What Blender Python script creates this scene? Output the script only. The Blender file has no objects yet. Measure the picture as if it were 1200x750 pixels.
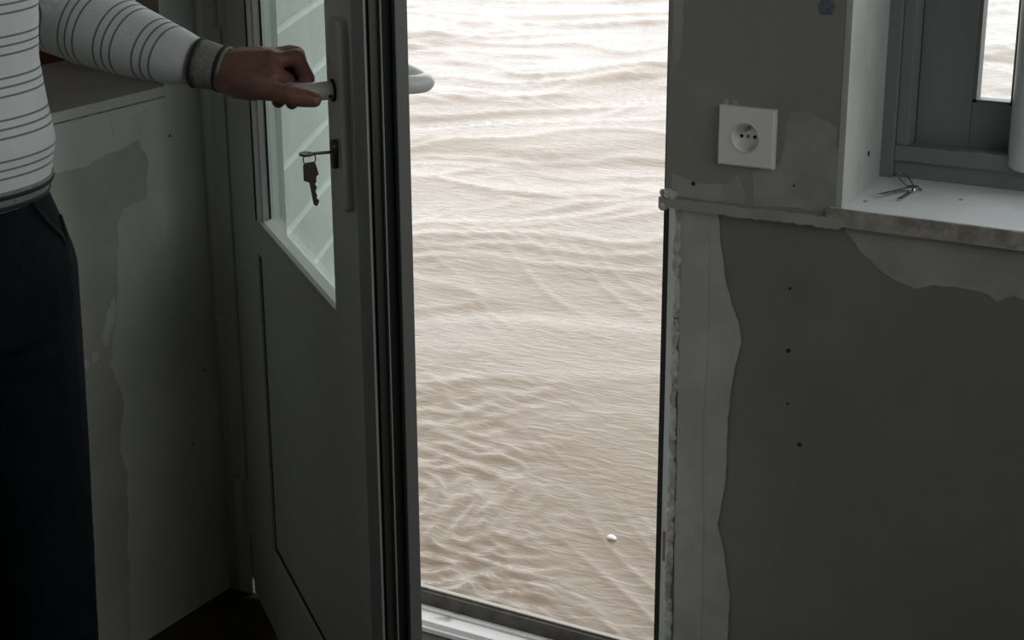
import bpy, bmesh, math, random
import numpy as np
from mathutils import Vector, Matrix

random.seed(7)
rng = np.random.RandomState(11)
scene = bpy.context.scene
COL = scene.collection

# ------------------------------------------------------------------ camera
CAM = Vector((0.0, -2.14, 1.40))
AZ, PITCH, ROLL, FPX = math.radians(30.0), math.radians(18.3), math.radians(-0.3), 2000.0
cd = bpy.data.cameras.new('camera')
cam = bpy.data.objects.new('camera', cd)
COL.objects.link(cam)
cd.sensor_fit = 'HORIZONTAL'
cd.sensor_width = 36.0
cd.lens = 36.0 * FPX / 1200.0
cd.clip_start = 0.02
cd.clip_end = 2000
fh = Vector((-math.sin(AZ), math.cos(AZ), 0))
rh = Vector((math.cos(AZ), math.sin(AZ), 0))
fw = fh * math.cos(PITCH) - Vector((0, 0, 1)) * math.sin(PITCH)
up0 = rh.cross(fw)
rr = rh * math.cos(ROLL) + up0 * math.sin(ROLL)
uu = up0 * math.cos(ROLL) - rh * math.sin(ROLL)
M = Matrix((rr, uu, -fw)).transposed().to_4x4()
M.translation = CAM
cam.matrix_world = M
scene.camera = cam

# ------------------------------------------------------------------ sky and exposure
world = bpy.data.worlds.new('overcast_sky')
scene.world = world
world.use_nodes = True
wn = world.node_tree
wn.nodes.clear()
wo = wn.nodes.new('ShaderNodeOutputWorld')
wb = wn.nodes.new('ShaderNodeBackground')
wb.inputs['Color'].default_value = (0.975, 0.99, 1.0, 1)
wb.inputs['Strength'].default_value = 2.3
wn.links.new(wb.outputs[0], wo.inputs[0])
scene.view_settings.view_transform = 'Standard'
scene.view_settings.look = 'None'
scene.view_settings.gamma = 1.0
scene.view_settings.use_curve_mapping = False
scene.view_settings.exposure = 0.0


def portal(name, loc, sx, sz, rot):
    ld = bpy.data.lights.new(name, 'AREA')
    ld.shape = 'RECTANGLE'
    ld.size = sx
    ld.size_y = sz
    ld.cycles.is_portal = True
    o = bpy.data.objects.new(name, ld)
    o.location = loc
    o.rotation_euler = rot
    COL.objects.link(o)


# sky portals: guide sampling of the daylight that enters by the real openings
portal('door_portal', (-1.40, 0.30, 1.10), 0.95, 2.1, (math.radians(-90), 0, 0))
portal('side_window_portal', (0.99, -1.15, 1.70), 1.6, 1.44, (math.radians(-90), 0, math.radians(-90)))
portal('window_portal', (-0.06, 0.30, 1.51), 1.36, 1.42, (math.radians(-90), 0, 0))


# ------------------------------------------------------------------ materials
def new_mat(name):
    m = bpy.data.materials.new(name)
    m.use_nodes = True
    return m, m.node_tree, m.node_tree.nodes['Principled BSDF']


def mat(name, color, rough=0.5, color2=None, nscale=6.0, bump=0.0, bscale=40.0, metal=0.0, spec=0.5, lo=0.4, hi=0.6, detail=6.0):
    m, nt, p = new_mat(name)
    p.inputs['Roughness'].default_value = rough
    p.inputs['Metallic'].default_value = metal
    p.inputs['Specular IOR Level'].default_value = spec
    p.inputs['Base Color'].default_value = (*color, 1)
    geo = nt.nodes.new('ShaderNodeNewGeometry')
    if color2:
        n = nt.nodes.new('ShaderNodeTexNoise')
        n.inputs['Scale'].default_value = nscale
        n.inputs['Detail'].default_value = detail
        n.inputs['Roughness'].default_value = 0.6
        nt.links.new(geo.outputs['Position'], n.inputs['Vector'])
        r = nt.nodes.new('ShaderNodeValToRGB')
        r.color_ramp.elements[0].position = lo
        r.color_ramp.elements[0].color = (*color, 1)
        r.color_ramp.elements[1].position = hi
        r.color_ramp.elements[1].color = (*color2, 1)
        nt.links.new(n.outputs['Fac'], r.inputs['Fac'])
        nt.links.new(r.outputs['Color'], p.inputs['Base Color'])
    if bump > 0:
        n = nt.nodes.new('ShaderNodeTexNoise')
        n.inputs['Scale'].default_value = bscale
        n.inputs['Detail'].default_value = 5
        nt.links.new(geo.outputs['Position'], n.inputs['Vector'])
        b = nt.nodes.new('ShaderNodeBump')
        b.inputs['Strength'].default_value = bump
        b.inputs['Distance'].default_value = 0.004
        nt.links.new(n.outputs['Fac'], b.inputs['Height'])
        nt.links.new(b.outputs['Normal'], p.inputs['Normal'])
    return m


def glass_mat(name, tint, ior=1.18):
    m = bpy.data.materials.new(name)
    m.use_nodes = True
    nt = m.node_tree
    nt.nodes.clear()
    out = nt.nodes.new('ShaderNodeOutputMaterial')
    t = nt.nodes.new('ShaderNodeBsdfTransparent')
    t.inputs['Color'].default_value = (*tint, 1)
    g = nt.nodes.new('ShaderNodeBsdfGlossy')
    g.inputs['Roughness'].default_value = 0.01
    f = nt.nodes.new('ShaderNodeFresnel')
    ge = nt.nodes.new('ShaderNodeNewGeometry')
    mr = nt.nodes.new('ShaderNodeMapRange')
    mr.inputs['To Min'].default_value = ior
    mr.inputs['To Max'].default_value = 1.0 / ior
    nt.links.new(ge.outputs['Backfacing'], mr.inputs['Value'])
    nt.links.new(mr.outputs[0], f.inputs['IOR'])
    mx = nt.nodes.new('ShaderNodeMixShader')
    nt.links.new(f.outputs[0], mx.inputs[0])
    nt.links.new(t.outputs[0], mx.inputs[1])
    nt.links.new(g.outputs[0], mx.inputs[2])
    nt.links.new(mx.outputs[0], out.inputs[0])
    return m


MT = {}
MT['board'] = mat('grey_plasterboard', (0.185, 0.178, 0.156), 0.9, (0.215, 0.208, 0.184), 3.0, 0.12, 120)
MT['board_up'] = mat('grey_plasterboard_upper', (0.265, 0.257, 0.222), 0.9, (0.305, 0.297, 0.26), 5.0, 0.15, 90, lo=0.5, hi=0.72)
MT['skim'] = mat('light_filler', (0.37, 0.365, 0.345), 0.9, (0.44, 0.435, 0.415), 9.0, 0.5, 60)
MT['skim_dim'] = mat('thin_filler', (0.32, 0.31, 0.285), 0.9, (0.385, 0.375, 0.35), 11.0, 0.4, 50)
MT['crumb'] = mat('crumbled_plaster', (0.36, 0.35, 0.32), 0.95, (0.60, 0.59, 0.56), 45.0, 1.0, 110)
MT['left_skim'] = mat('wall_skim_coat', (0.70, 0.705, 0.67), 0.9, (0.80, 0.805, 0.77), 4.0, 0.6, 22)
MT['left_bare'] = mat('bare_plaster', (0.54, 0.515, 0.465), 0.92, (0.62, 0.595, 0.545), 7.0, 0.35, 30)
MT['reveal'] = mat('reveal_paint', (0.42, 0.43, 0.405), 0.75, (0.49, 0.50, 0.475), 9.0, 0.2, 50)
MT['ledge'] = mat('ledge_paint', (0.68, 0.68, 0.64), 0.7, (0.75, 0.75, 0.71), 8.0)
MT['smear'] = mat('brushed_filler', (0.30, 0.292, 0.255), 0.9, (0.375, 0.365, 0.33), 13.0, 0.4, 60)
MT['sill'] = mat('sill_paint', (0.68, 0.71, 0.70), 0.55, (0.74, 0.77, 0.76), 10.0)
MT['sill_raw'] = mat('raw_sill_edge', (0.27, 0.25, 0.21), 0.95, (0.40, 0.38, 0.33), 40.0, 0.8, 90)
MT['white_wall'] = mat('room_paint', (0.22, 0.215, 0.20), 0.9, (0.25, 0.245, 0.23), 2.0)
MT['floor'] = mat('dark_floor', (0.03, 0.02, 0.013), 0.7, (0.06, 0.04, 0.028), 9.0, 0.3, 30)
MT['ceiling'] = mat('ceiling_paint', (0.30, 0.30, 0.28), 0.9)
MT['pvc'] = mat('white_pvc', (0.66, 0.67, 0.65), 0.38, (0.70, 0.71, 0.69), 3.0)
MT['pvc_frame'] = mat('white_pvc_frame', (0.66, 0.675, 0.665), 0.35)
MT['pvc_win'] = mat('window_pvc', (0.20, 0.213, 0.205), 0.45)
MT['edge_grey'] = mat('dimmed_edge', (0.20, 0.20, 0.19), 0.5)  # outer door edge darkened in colour, standing in for shade
MT['edge_fin'] = mat('edge_fin_pvc', (0.34, 0.345, 0.34), 0.5)  # PVC toned down, shade of the lock edge put into the colour
MT['rubber'] = mat('black_gasket', (0.012, 0.012, 0.012), 0.7)
MT['steel'] = mat('dull_steel', (0.30, 0.29, 0.27), 0.45, (0.24, 0.16, 0.09), 14.0, metal=0.7)
MT['dark_metal'] = mat('darkened_metal', (0.10, 0.085, 0.07), 0.45, metal=0.6)  # dark colour also carries the backlit silhouette of the lock keys
MT['key_metal'] = mat('key_nickel', (0.55, 0.53, 0.48), 0.22, metal=0.95)
MT['handle'] = mat('handle_white', (0.66, 0.66, 0.62), 0.28)
MT['plate'] = mat('handle_plate', (0.68, 0.67, 0.64), 0.25)
MT['socket'] = mat('socket_plastic', (0.78, 0.77, 0.71), 0.35)
MT['black'] = mat('black_hole', (0.01, 0.01, 0.01), 0.8)
MT['brown'] = mat('brown_wood', (0.12, 0.040, 0.020), 0.8, (0.16, 0.058, 0.028), 12.0, spec=0.15)
MT['shutter'] = mat('shutter_white', (0.38, 0.425, 0.405), 0.5, (0.42, 0.465, 0.445), 8.0)
MT['alu'] = mat('aluminium', (0.42, 0.40, 0.35), 0.5, metal=0.3)
MT['threshold'] = mat('threshold_pvc', (0.86, 0.85, 0.85), 0.35, (0.42, 0.37, 0.29), 22.0, lo=0.60, hi=0.72)
MT['upstand'] = mat('shaded_upstand', (0.12, 0.11, 0.095), 0.6, (0.07, 0.06, 0.045), 30.0)  # shadow on the inward face is put into this dark colour
MT['pipe'] = mat('pipe_paint', (0.84, 0.83, 0.78), 0.25)
MT['blue'] = mat('blue_ink', (0.10, 0.12, 0.16), 0.9, (0.22, 0.22, 0.21), 120.0, lo=0.4, hi=0.75)
MT['skin'] = mat('skin', (0.21, 0.094, 0.068), 0.5, (0.27, 0.128, 0.094), 40.0, 0.25, 220)
MT['nail'] = mat('fingernail', (0.30, 0.155, 0.12), 0.35)
MT['hair'] = mat('hair_brown', (0.03, 0.02, 0.014), 0.6, (0.05, 0.035, 0.022), 90.0, 0.6, 160)
MT['trousers'] = mat('dark_denim', (0.005, 0.0075, 0.0095), 0.9, (0.008, 0.0115, 0.014), 30.0, 0.4, 300, spec=0.1)
MT['seam'] = mat('trouser_seam', (0.004, 0.005, 0.006), 0.9)
MT['cuff'] = mat('ribbed_cuff', (0.23, 0.23, 0.215), 0.95, (0.31, 0.31, 0.29), 260.0, 0.9, 420)
MT['cuff_band'] = mat('dark_cuff_band', (0.022, 0.022, 0.022), 0.9)
MT['shoe'] = mat('shoe_leather', (0.02, 0.016, 0.013), 0.5)
MT['eye_white'] = mat('eye_white', (0.7, 0.68, 0.64), 0.2)
MT['iris'] = mat('iris_brown', (0.05, 0.03, 0.02), 0.2)
MT['cap'] = mat('white_plastic', (0.85, 0.85, 0.80), 0.5)
MT['outer_render'] = mat('outer_render', (0.55, 0.53, 0.48), 0.9)
MT['door_glass'] = glass_mat('door_glass', (0.905, 0.955, 0.935))
MT['window_glass'] = glass_mat('window_glass', (0.97, 0.985, 0.985))


# striped knit: stripes follow a per-vertex length along torso / sleeve
def knit_mat():
    m, nt, p = new_mat('striped_knit')
    p.inputs['Roughness'].default_value = 0.95
    p.inputs['Specular IOR Level'].default_value = 0.15
    a = nt.nodes.new('ShaderNodeAttribute')
    a.attribute_name = 'stripe'
    md = nt.nodes.new('ShaderNodeMath'); md.operation = 'FRACT'
    nt.links.new(a.outputs['Fac'], md.inputs[0])
    r = nt.nodes.new('ShaderNodeValToRGB')
    cr = r.color_ramp
    base = (0.70, 0.71, 0.71, 1); dk = (0.20, 0.19, 0.18, 1); mid = (0.34, 0.34, 0.33, 1)
    cr.elements[0].position = 0.0; cr.elements[0].color = base
    cr.elements[1].position = 1.0; cr.elements[1].color = base
    for c in (0.30, 0.52, 0.74):
        for off, colr in ((-0.034, base), (-0.016, dk), (0.016, dk), (0.034, base)):
            e = cr.elements.new(c + off); e.color = colr
    nt.links.new(md.outputs[0], r.inputs['Fac'])
    geo = nt.nodes.new('ShaderNodeNewGeometry')
    n = nt.nodes.new('ShaderNodeTexNoise'); n.inputs['Scale'].default_value = 420
    nt.links.new(geo.outputs['Position'], n.inputs['Vector'])
    n2 = nt.nodes.new('ShaderNodeTexNoise'); n2.inputs['Scale'].default_value = 14
    nt.links.new(geo.outputs['Position'], n2.inputs['Vector'])
    ad = nt.nodes.new('ShaderNodeMath'); ad.operation = 'MULTIPLY_ADD'
    ad.inputs[1].default_value = 6.0
    nt.links.new(n2.outputs['Fac'], ad.inputs[0]); nt.links.new(n.outputs['Fac'], ad.inputs[2])
    b = nt.nodes.new('ShaderNodeBump'); b.inputs['Strength'].default_value = 0.5; b.inputs['Distance'].default_value = 0.002
    nt.links.new(ad.outputs[0], b.inputs['Height'])
    nt.links.new(b.outputs['Normal'], p.inputs['Normal'])
    nt.links.new(r.outputs['Color'], p.inputs['Base Color'])
    return m


MT['knit'] = knit_mat()


def water_mat():
    m, nt, p = new_mat('muddy_water')
    p.inputs['Roughness'].default_value = 0.06
    p.inputs['IOR'].default_value = 1.33
    p.inputs['Specular IOR Level'].default_value = 0.5
    geo = nt.nodes.new('ShaderNodeNewGeometry')
    mp = nt.nodes.new('ShaderNodeMapping')
    mp.inputs['Rotation'].default_value = (0, 0, -AZ)
    mp.inputs['Scale'].default_value = (0.55, 1.5, 1)
    nt.links.new(geo.outputs['Position'], mp.inputs['Vector'])
    n = nt.nodes.new('ShaderNodeTexNoise')
    n.inputs['Scale'].default_value = 1.3; n.inputs['Detail'].default_value = 5; n.inputs['Distortion'].default_value = 0.6
    nt.links.new(mp.outputs[0], n.inputs['Vector'])
    r = nt.nodes.new('ShaderNodeValToRGB')
    r.color_ramp.elements[0].position = 0.3; r.color_ramp.elements[0].color = (0.132, 0.092, 0.055, 1)
    r.color_ramp.elements[1].position = 0.7; r.color_ramp.elements[1].color = (0.158, 0.117, 0.077, 1)
    nt.links.new(n.outputs['Fac'], r.inputs['Fac'])
    nt.links.new(r.outputs['Color'], p.inputs['Base Color'])
    f = nt.nodes.new('ShaderNodeTexNoise')
    f.inputs['Scale'].default_value = 24; f.inputs['Detail'].default_value = 4; f.inputs['Distortion'].default_value = 0.8
    nt.links.new(mp.outputs[0], f.inputs['Vector'])
    b = nt.nodes.new('ShaderNodeBump'); b.inputs['Strength'].default_value = 0.20; b.inputs['Distance'].default_value = 0.02
    nt.links.new(f.outputs['Fac'], b.inputs['Height'])
    nt.links.new(b.outputs['Normal'], p.inputs['Normal'])
    return m


MT['water'] = water_mat()


# ------------------------------------------------------------------ mesh helpers
def bm_box(bm, x0, x1, y0, y1, z0, z1, bev=0.0):
    vs = [bm.verts.new((x, y, z)) for x in (x0, x1) for y in (y0, y1) for z in (z0, z1)]
    fs = [(0, 1, 3, 2), (4, 6, 7, 5), (0, 4, 5, 1), (2, 3, 7, 6), (0, 2, 6, 4), (1, 5, 7, 3)]
    faces = [bm.faces.new([vs[i] for i in f]) for f in fs]
    if bev > 0:
        es = list({e for f in faces for e in f.edges})
        bmesh.ops.bevel(bm, geom=es, offset=bev, segments=2, affect='EDGES', profile=0.5)


def bm_prism(bm, pts, axis, a0, a1):
    """extrude a 2-D outline: axis 'y' -> pts are (x,z); 'x' -> (y,z); 'z' -> (x,y)"""
    def v(p, a):
        return {'y': (p[0], a, p[1]), 'x': (a, p[0], p[1]), 'z': (p[0], p[1], a)}[axis]
    A = [bm.verts.new(v(p, a0)) for p in pts]
    B = [bm.verts.new(v(p, a1)) for p in pts]
    n = len(pts)
    bm.faces.new(A)
    bm.faces.new(B[::-1])
    for i in range(n):
        bm.faces.new((A[i], B[i], B[(i + 1) % n], A[(i + 1) % n]))


def frames(path):
    path = [Vector(p) for p in path]
    n = len(path)
    T = []
    for i in range(n):
        T.append((path[min(i + 1, n - 1)] - path[max(i - 1, 0)]).normalized())
    ref = Vector((0, 0, 1)) if abs(T[0].z) < 0.9 else Vector((1, 0, 0))
    N = (ref - T[0] * ref.dot(T[0])).normalized()
    out = []
    for i in range(n):
        N = (N - T[i] * N.dot(T[i])).normalized()
        out.append((path[i], T[i], N, T[i].cross(N)))
    return out


def bm_tube(bm, path, rad, seg=12, caps=True, closed=False, squash=(1, 1)):
    fr = frames(path)
    n = len(fr)
    rads = rad if isinstance(rad, (list, tuple)) else [rad] * n
    rings = []
    for (p, t, nn, b), r in zip(fr, rads):
        rings.append([bm.verts.new(p + nn * (math.cos(2 * math.pi * k / seg) * r * squash[0]) + b * (math.sin(2 * math.pi * k / seg) * r * squash[1])) for k in range(seg)])
    m = n if closed else n - 1
    for i in range(m):
        A, B = rings[i], rings[(i + 1) % n]
        for k in range(seg):
            bm.faces.new((A[k], A[(k + 1) % seg], B[(k + 1) % seg], B[k]))
    if caps and not closed:
        bm.faces.new(rings[0][::-1])
        bm.faces.new(rings[-1])


_SPH = {}


def unit_sphere(seg, rings):
    if (seg, rings) not in _SPH:
        vs = [(0, 0, 1)]
        for j in range(1, rings):
            t = math.pi * j / rings
            vs += [(math.sin(t) * math.cos(2 * math.pi * k / seg), math.sin(t) * math.sin(2 * math.pi * k / seg), math.cos(t)) for k in range(seg)]
        vs.append((0, 0, -1))
        fs = [(0, 1 + k, 1 + (k + 1) % seg) for k in range(seg)]
        for j in range(rings - 2):
            a, b = 1 + j * seg, 1 + (j + 1) * seg
            fs += [(a + k, b + k, b + (k + 1) % seg, a + (k + 1) % seg) for k in range(seg)]
        a, e = 1 + (rings - 2) * seg, len(vs) - 1
        fs += [(a + k, e, a + (k + 1) % seg) for k in range(seg)]
        _SPH[(seg, rings)] = (np.array(vs, float), fs)
    return _SPH[(seg, rings)]


def bm_sphere(bm, c, r, seg=16, rings=10, scale=(1, 1, 1), rot=None):
    vs, fs = unit_sphere(seg, rings)
    P = vs * (np.array(scale) * r)
    if rot is not None:
        P = P @ np.array(rot).T
    P = P + np.array(c)
    V = [bm.verts.new(p) for p in P.tolist()]
    for f in fs:
        bm.faces.new([V[i] for i in f])


def bm_chain(bm, pts, step=0.3, seg=14):
    """overlapping spheres along tapered segments: pts = [(pos, r), ...] (fused later by voxel remesh)"""
    for (p, r0), (q, r1) in zip(pts[:-1], pts[1:]):
        p = Vector(p); q = Vector(q)
        L = (q - p).length
        k = max(2, int(L / (min(r0, r1) * step)) + 1)
        for i in range(k + 1):
            t = i / k
            bm_sphere(bm, p.lerp(q, t), r0 + (r1 - r0) * t, seg, seg // 2 + 1)


def bm_loft(bm, rings):
    vr = [[bm.verts.new(p) for p in ring] for ring in rings]
    n = len(rings[0])
    for A, B in zip(vr[:-1], vr[1:]):
        for k in range(n):
            bm.faces.new((A[k], A[(k + 1) % n], B[(k + 1) % n], B[k]))
    bm.faces.new(vr[0][::-1])
    bm.faces.new(vr[-1])


def finish(name, bm, material, parent=None, smooth=False, mods=None):
    bmesh.ops.recalc_face_normals(bm, faces=bm.faces)
    me = bpy.data.meshes.new(name)
    bm.to_mesh(me)
    bm.free()
    if smooth:
        me.polygons.foreach_set('use_smooth', [True] * len(me.polygons))
        me.update()
    o = bpy.data.objects.new(name, me)
    me.materials.append(MT[material] if isinstance(material, str) else material)
    COL.objects.link(o)
    if parent is not None:
        o.parent = parent
    return o


def box(name, dims, material, parent=None, bev=0.0, smooth=False):
    bm = bmesh.new()
    bm_box(bm, *dims, bev=bev)
    return finish(name, bm, material, parent, smooth)


def boxes(name, lst, material, parent=None, bev=0.0):
    bm = bmesh.new()
    for d in lst:
        bm_box(bm, *d, bev=bev)
    return finish(name, bm, material, parent)


def prism(name, pts, axis, a0, a1, material, parent=None, smooth=False):
    bm = bmesh.new()
    bm_prism(bm, pts, axis, a0, a1)
    return finish(name, bm, material, parent, smooth)


def tube(name, path, rad, material, parent=None, seg=12, closed=False, squash=(1, 1)):
    bm = bmesh.new()
    bm_tube(bm, path, rad, seg, True, closed, squash)
    return finish(name, bm, material, parent, True)


def empty(name, loc, rz=0.0):
    o = bpy.data.objects.new(name, None)
    o.location = loc
    o.rotation_euler = (0, 0, rz)
    o.empty_display_size = 0.05
    COL.objects.link(o)
    return o


def tag(o, label=None, cat=None, kind=None, group=None):
    if label: o['label'] = label
    if cat: o['category'] = cat
    if kind: o['kind'] = kind
    if group: o['group'] = group
    return o


def arc(c, r, a0, a1, n, plane='xz'):
    out = []
    for i in range(n + 1):
        a = a0 + (a1 - a0) * i / n
        out.append((c[0] + r * math.cos(a), c[1] + r * math.sin(a)))
    return out


def wobble(pts, amp, n=5):
    """subdivide an outline and roughen it a little"""
    out = []
    for (a, b) in zip(pts, pts[1:] + pts[:1]):
        L = math.hypot(b[0] - a[0], b[1] - a[1])
        k = max(1, int(L / 0.012))
        for i in range(k):
            t = i / k
            out.append((a[0] + (b[0] - a[0]) * t + random.uniform(-amp, amp), a[1] + (b[1] - a[1]) * t + random.uniform(-amp, amp)))
    return out


# ------------------------------------------------------------------ the room shell
WX0, WX1 = -0.738, 0.62          # window opening
WZ0, WZ1 = 0.80, 2.22
DX0, DX1 = -1.80, -0.966         # door opening
T = 0.28
RX = 0.85                        # right-hand wall
tag(box('floor', (-2.3, RX, -3.9, 0.006, -0.12, 0.0), 'floor'), 'dark brown bare floor', kind='structure')
tag(box('ceiling', (-2.3, RX + 0.15, -4.05, T, 2.5, 2.6), 'ceiling'), 'plain pale ceiling', kind='structure')
tag(box('wall_back', (-2.3, RX + 0.15, -4.05, -3.9, 0, 2.5), 'white_wall'), 'plain painted wall behind the camera', kind='structure')
RY0, RY1, RZ0, RZ1 = -1.95, -0.35, 0.98, 2.42     # window in the right-hand wall
tag(boxes('wall_right', [(RX, RX + 0.12, -3.9, RY0, 0, 2.5), (RX, RX + 0.12, RY1, 0, 0, 2.5), (RX, RX + 0.12, RY0, RY1, 0, RZ0), (RX, RX + 0.12, RY0, RY1, RZ1, 2.5)], 'white_wall'), 'plain painted wall with a window right of the camera', kind='structure')
wf = boxes('wall_front', [
    (DX1, WX0, 0, T, -0.6, 2.5),
    (WX0, WX1, 0, T, -0.6, WZ0),
    (WX0, WX1, 0, T, WZ1, 2.5),
    (WX1, RX + 0.15, 0, T, -0.6, 2.5),
    (-1.8, DX1, 0, T, 2.14, 2.5),
    (-1.8, DX1, 0.006, 0.075, -0.6, -0.021),
], 'board')
tag(wf, 'unfinished grey plasterboard wall with door and window openings', kind='structure')
wfo = boxes('wall_outer', [(-4.5, -1.99, 0.10, T, -0.6, 2.6)], 'outer_render')
tag(wfo, 'outer face of the house wall beyond the door', kind='structure')

# left wall with a niche and ledge
NX = -2.107
bm = bmesh.new()
for d in ((-2.3, -1.80, -3.9, 0.075, 0, 0.894), (-2.3, -1.80, -3.9, -1.55, 0.894, 2.5), (-2.3, -1.80, -1.55, 0.075, 2.15, 2.5)):
    bm_box(bm, *d)
bm_prism(bm, [(-1.80, -0.11), (-1.80, 0.075), (NX, 0.075), (NX, 0.065)], 'z', 0.894, 2.15)   # pier with a splayed reveal
wl = finish('wall_left', bm, 'left_skim')
tag(wl, 'patchily skimmed plaster wall with a niche behind the person', kind='structure')
box('niche_back', (-2.3, NX, -1.55, 0.075, 0.894, 2.15), 'brown', wl)
prism('ledge', [(-1.797, -1.55), (-1.797, -0.112), (NX, 0.0645), (NX, -1.55)], 'z', 0.896, 0.911, 'ledge', wl)
box('ledge_joint', (-1.803, -1.7985, -1.55, -0.112, 0.8930, 0.8965), 'sill_raw', wl)
pts = wobble([(-0.60, 0.82), (-0.3994, 0.828), (-0.3144, 0.8183), (-0.2494, 0.8274), (-0.1759, 0.8357), (-0.1603, 0.7987), (-0.1663, 0.7423), (-0.2217, 0.737), (-0.2373, 0.7175), (-0.2475, 0.6266), (-0.262, 0.56), (-0.275, 0.50), (-0.255, 0.43), (-0.2732, 0.3638), (-0.262, 0.30), (-0.2724, 0.1925), (-0.2854, 0.02), (-0.60, 0.02)], 0.003)
prism('bare_patch', pts, 'x', -1.80, -1.7992, 'left_bare', wl)
lump = bmesh.new()
for (y, z) in ((-0.268, 0.575), (-0.283, 0.545), (-0.275, 0.56), (-0.31, 0.52), (-0.275, 0.50), (-0.262, 0.59), (-0.33, 0.515)):
    bm_sphere(lump, (-1.7995, y, z), 0.011, 10, 6, (0.16, random.uniform(0.6, 1.3), random.uniform(0.6, 1.5)))
finish('plaster_lump', lump, 'left_skim', wl, True)
for (y, z) in ((-0.385, 0.875), (-0.225, 0.875), (-0.17, 0.868)):
    prism('plaster_chip', wobble([(y - 0.012, z + 0.01), (y + 0.014, z + 0.012), (y + 0.01, z - 0.012), (y - 0.004, z - 0.02)], 0.003), 'x', -1.80, -1.7988, 'left_skim', wl)
for (y, z) in ((-0.105, 0.83), (-0.06, 0.42), (-0.10, 0.30)):
    prism('drill_hole', arc((y, z), 0.0022, 0, 2 * math.pi, 8)[:-1], 'x', -1.80, -1.7996, 'black', wl)

# front wall: upper board, bead, filler, holes
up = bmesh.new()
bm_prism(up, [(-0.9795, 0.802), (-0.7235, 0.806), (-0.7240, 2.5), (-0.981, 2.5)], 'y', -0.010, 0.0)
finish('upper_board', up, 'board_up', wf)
bead = []
NB = 40
ring = []
bb = bmesh.new()
top = [(-0.988 + 0.268 * i / NB, 0.8085 + 0.003 * i / NB + random.uniform(-0.0012, 0.0012)) for i in range(NB + 1)]
bot = [(x, z - 0.0145 + random.uniform(-0.0014, 0.0014)) for x, z in top]
bm_prism(bb, top + bot[::-1], 'y', -0.0145, -0.002)
finish('corner_bead', bb, 'skim_dim', wf)
# crumbled knob of plaster at the bead's end by the door jamb
kn = bmesh.new()
for i in range(26):
    bm_sphere(kn, (-0.979 + random.uniform(-0.008, 0.018), -0.007 + random.uniform(-0.004, 0.004), 0.803 + random.uniform(-0.012, 0.014)), random.uniform(0.003, 0.008), 8, 6)
finish('plaster_knob', kn, 'crumb', wf, True)
strip = [(-0.958, 0.794), (-0.9021, 0.794), (-0.8975, 0.75), (-0.8919, 0.7187), (-0.886, 0.69), (-0.8782, 0.6642), (-0.8648, 0.6372), (-0.8605, 0.6099), (-0.8681, 0.5726), (-0.8733, 0.5366), (-0.8768, 0.4887), (-0.8761, 0.3979), (-0.8868, 0.3203), (-0.876, 0.2854), (-0.8638, 0.2141), (-0.8636, 0.1356), (-0.872, 0.02), (-0.952, 0.02)]
prism('filler_strip', wobble(strip, 0.0009), 'y', -0.0022, 0.0, 'skim', wf)
inner = [(-0.956, 0.79), (-0.914, 0.788), (-0.911, 0.6), (-0.915, 0.45), (-0.908, 0.3), (-0.905, 0.02), (-0.951, 0.02)]
prism('filler_strip', wobble(inner, 0.0007), 'y', -0.0028, -0.0022, 'skim', wf)
# rough broken edge beside the door frame
ed = bmesh.new()
z = 0.02
while z < 0.80:
    bm_sphere(ed, (-0.962 + random.uniform(-0.003, 0.003), -0.001, z), random.uniform(0.004, 0.0075), 8, 6, (0.9, 0.35, random.uniform(0.8, 3.0)))
    z += random.uniform(0.005, 0.011)
finish('broken_edge', ed, 'crumb', wf, True)
under = [(-0.7194, 0.800), (-0.716, 0.79), (-0.7061, 0.7787), (-0.6924, 0.7633), (-0.6711, 0.7491), (-0.643, 0.7318), (-0.6175, 0.725), (-0.5935, 0.7345), (-0.5652, 0.7364), (-0.5361, 0.7372), (-0.5095, 0.725), (-0.4896, 0.7355), (-0.4751, 0.7326), (-0.42, 0.722), (-0.35, 0.73), (-0.25, 0.715), (-0.1, 0.735), (0.6, 0.73), (0.6, 0.800)]
prism('filler_smear', wobble(under, 0.0018), 'y', -0.0008, 0.0, 'skim_dim', wf)
# brushed filler around the socket panel
prism('filler_smear', wobble([(-0.80, 0.945), (-0.775, 0.95), (-0.735, 0.935), (-0.731, 0.875), (-0.727, 0.82), (-0.845, 0.815), (-0.848, 0.86), (-0.81, 0.875)], 0.003), 'y', -0.0104, -0.010, 'smear', wf)
prism('filler_smear', wobble([(-0.974, 1.13), (-0.958, 1.13), (-0.960, 1.02), (-0.968, 0.985), (-0.976, 0.98)], 0.0015), 'y', -0.0104, -0.010, 'smear', wf)
prism('filler_smear', wobble([(-0.97, 0.845), (-0.93, 0.835), (-0.885, 0.838), (-0.87, 0.855), (-0.86, 0.83), (-0.86, 0.812), (-0.97, 0.812)], 0.0015), 'y', -0.0104, -0.010, 'smear', wf)
for dx in (0.0, 0.012):
    prism('filler_dab', wobble([(-0.896 + dx, 0.947), (-0.888 + dx, 0.947), (-0.889 + dx, 0.957), (-0.895 + dx, 0.956)], 0.0006), 'y', -0.0108, -0.010, 'skim', wf)
prism('ink_mark', wobble(arc((-0.757, 1.090), 0.012, 0, 2 * math.pi, 14)[:-1], 0.0015), 'y', -0.0104, -0.010, 'blue', wf).scale = (1, 1, 1)
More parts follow.
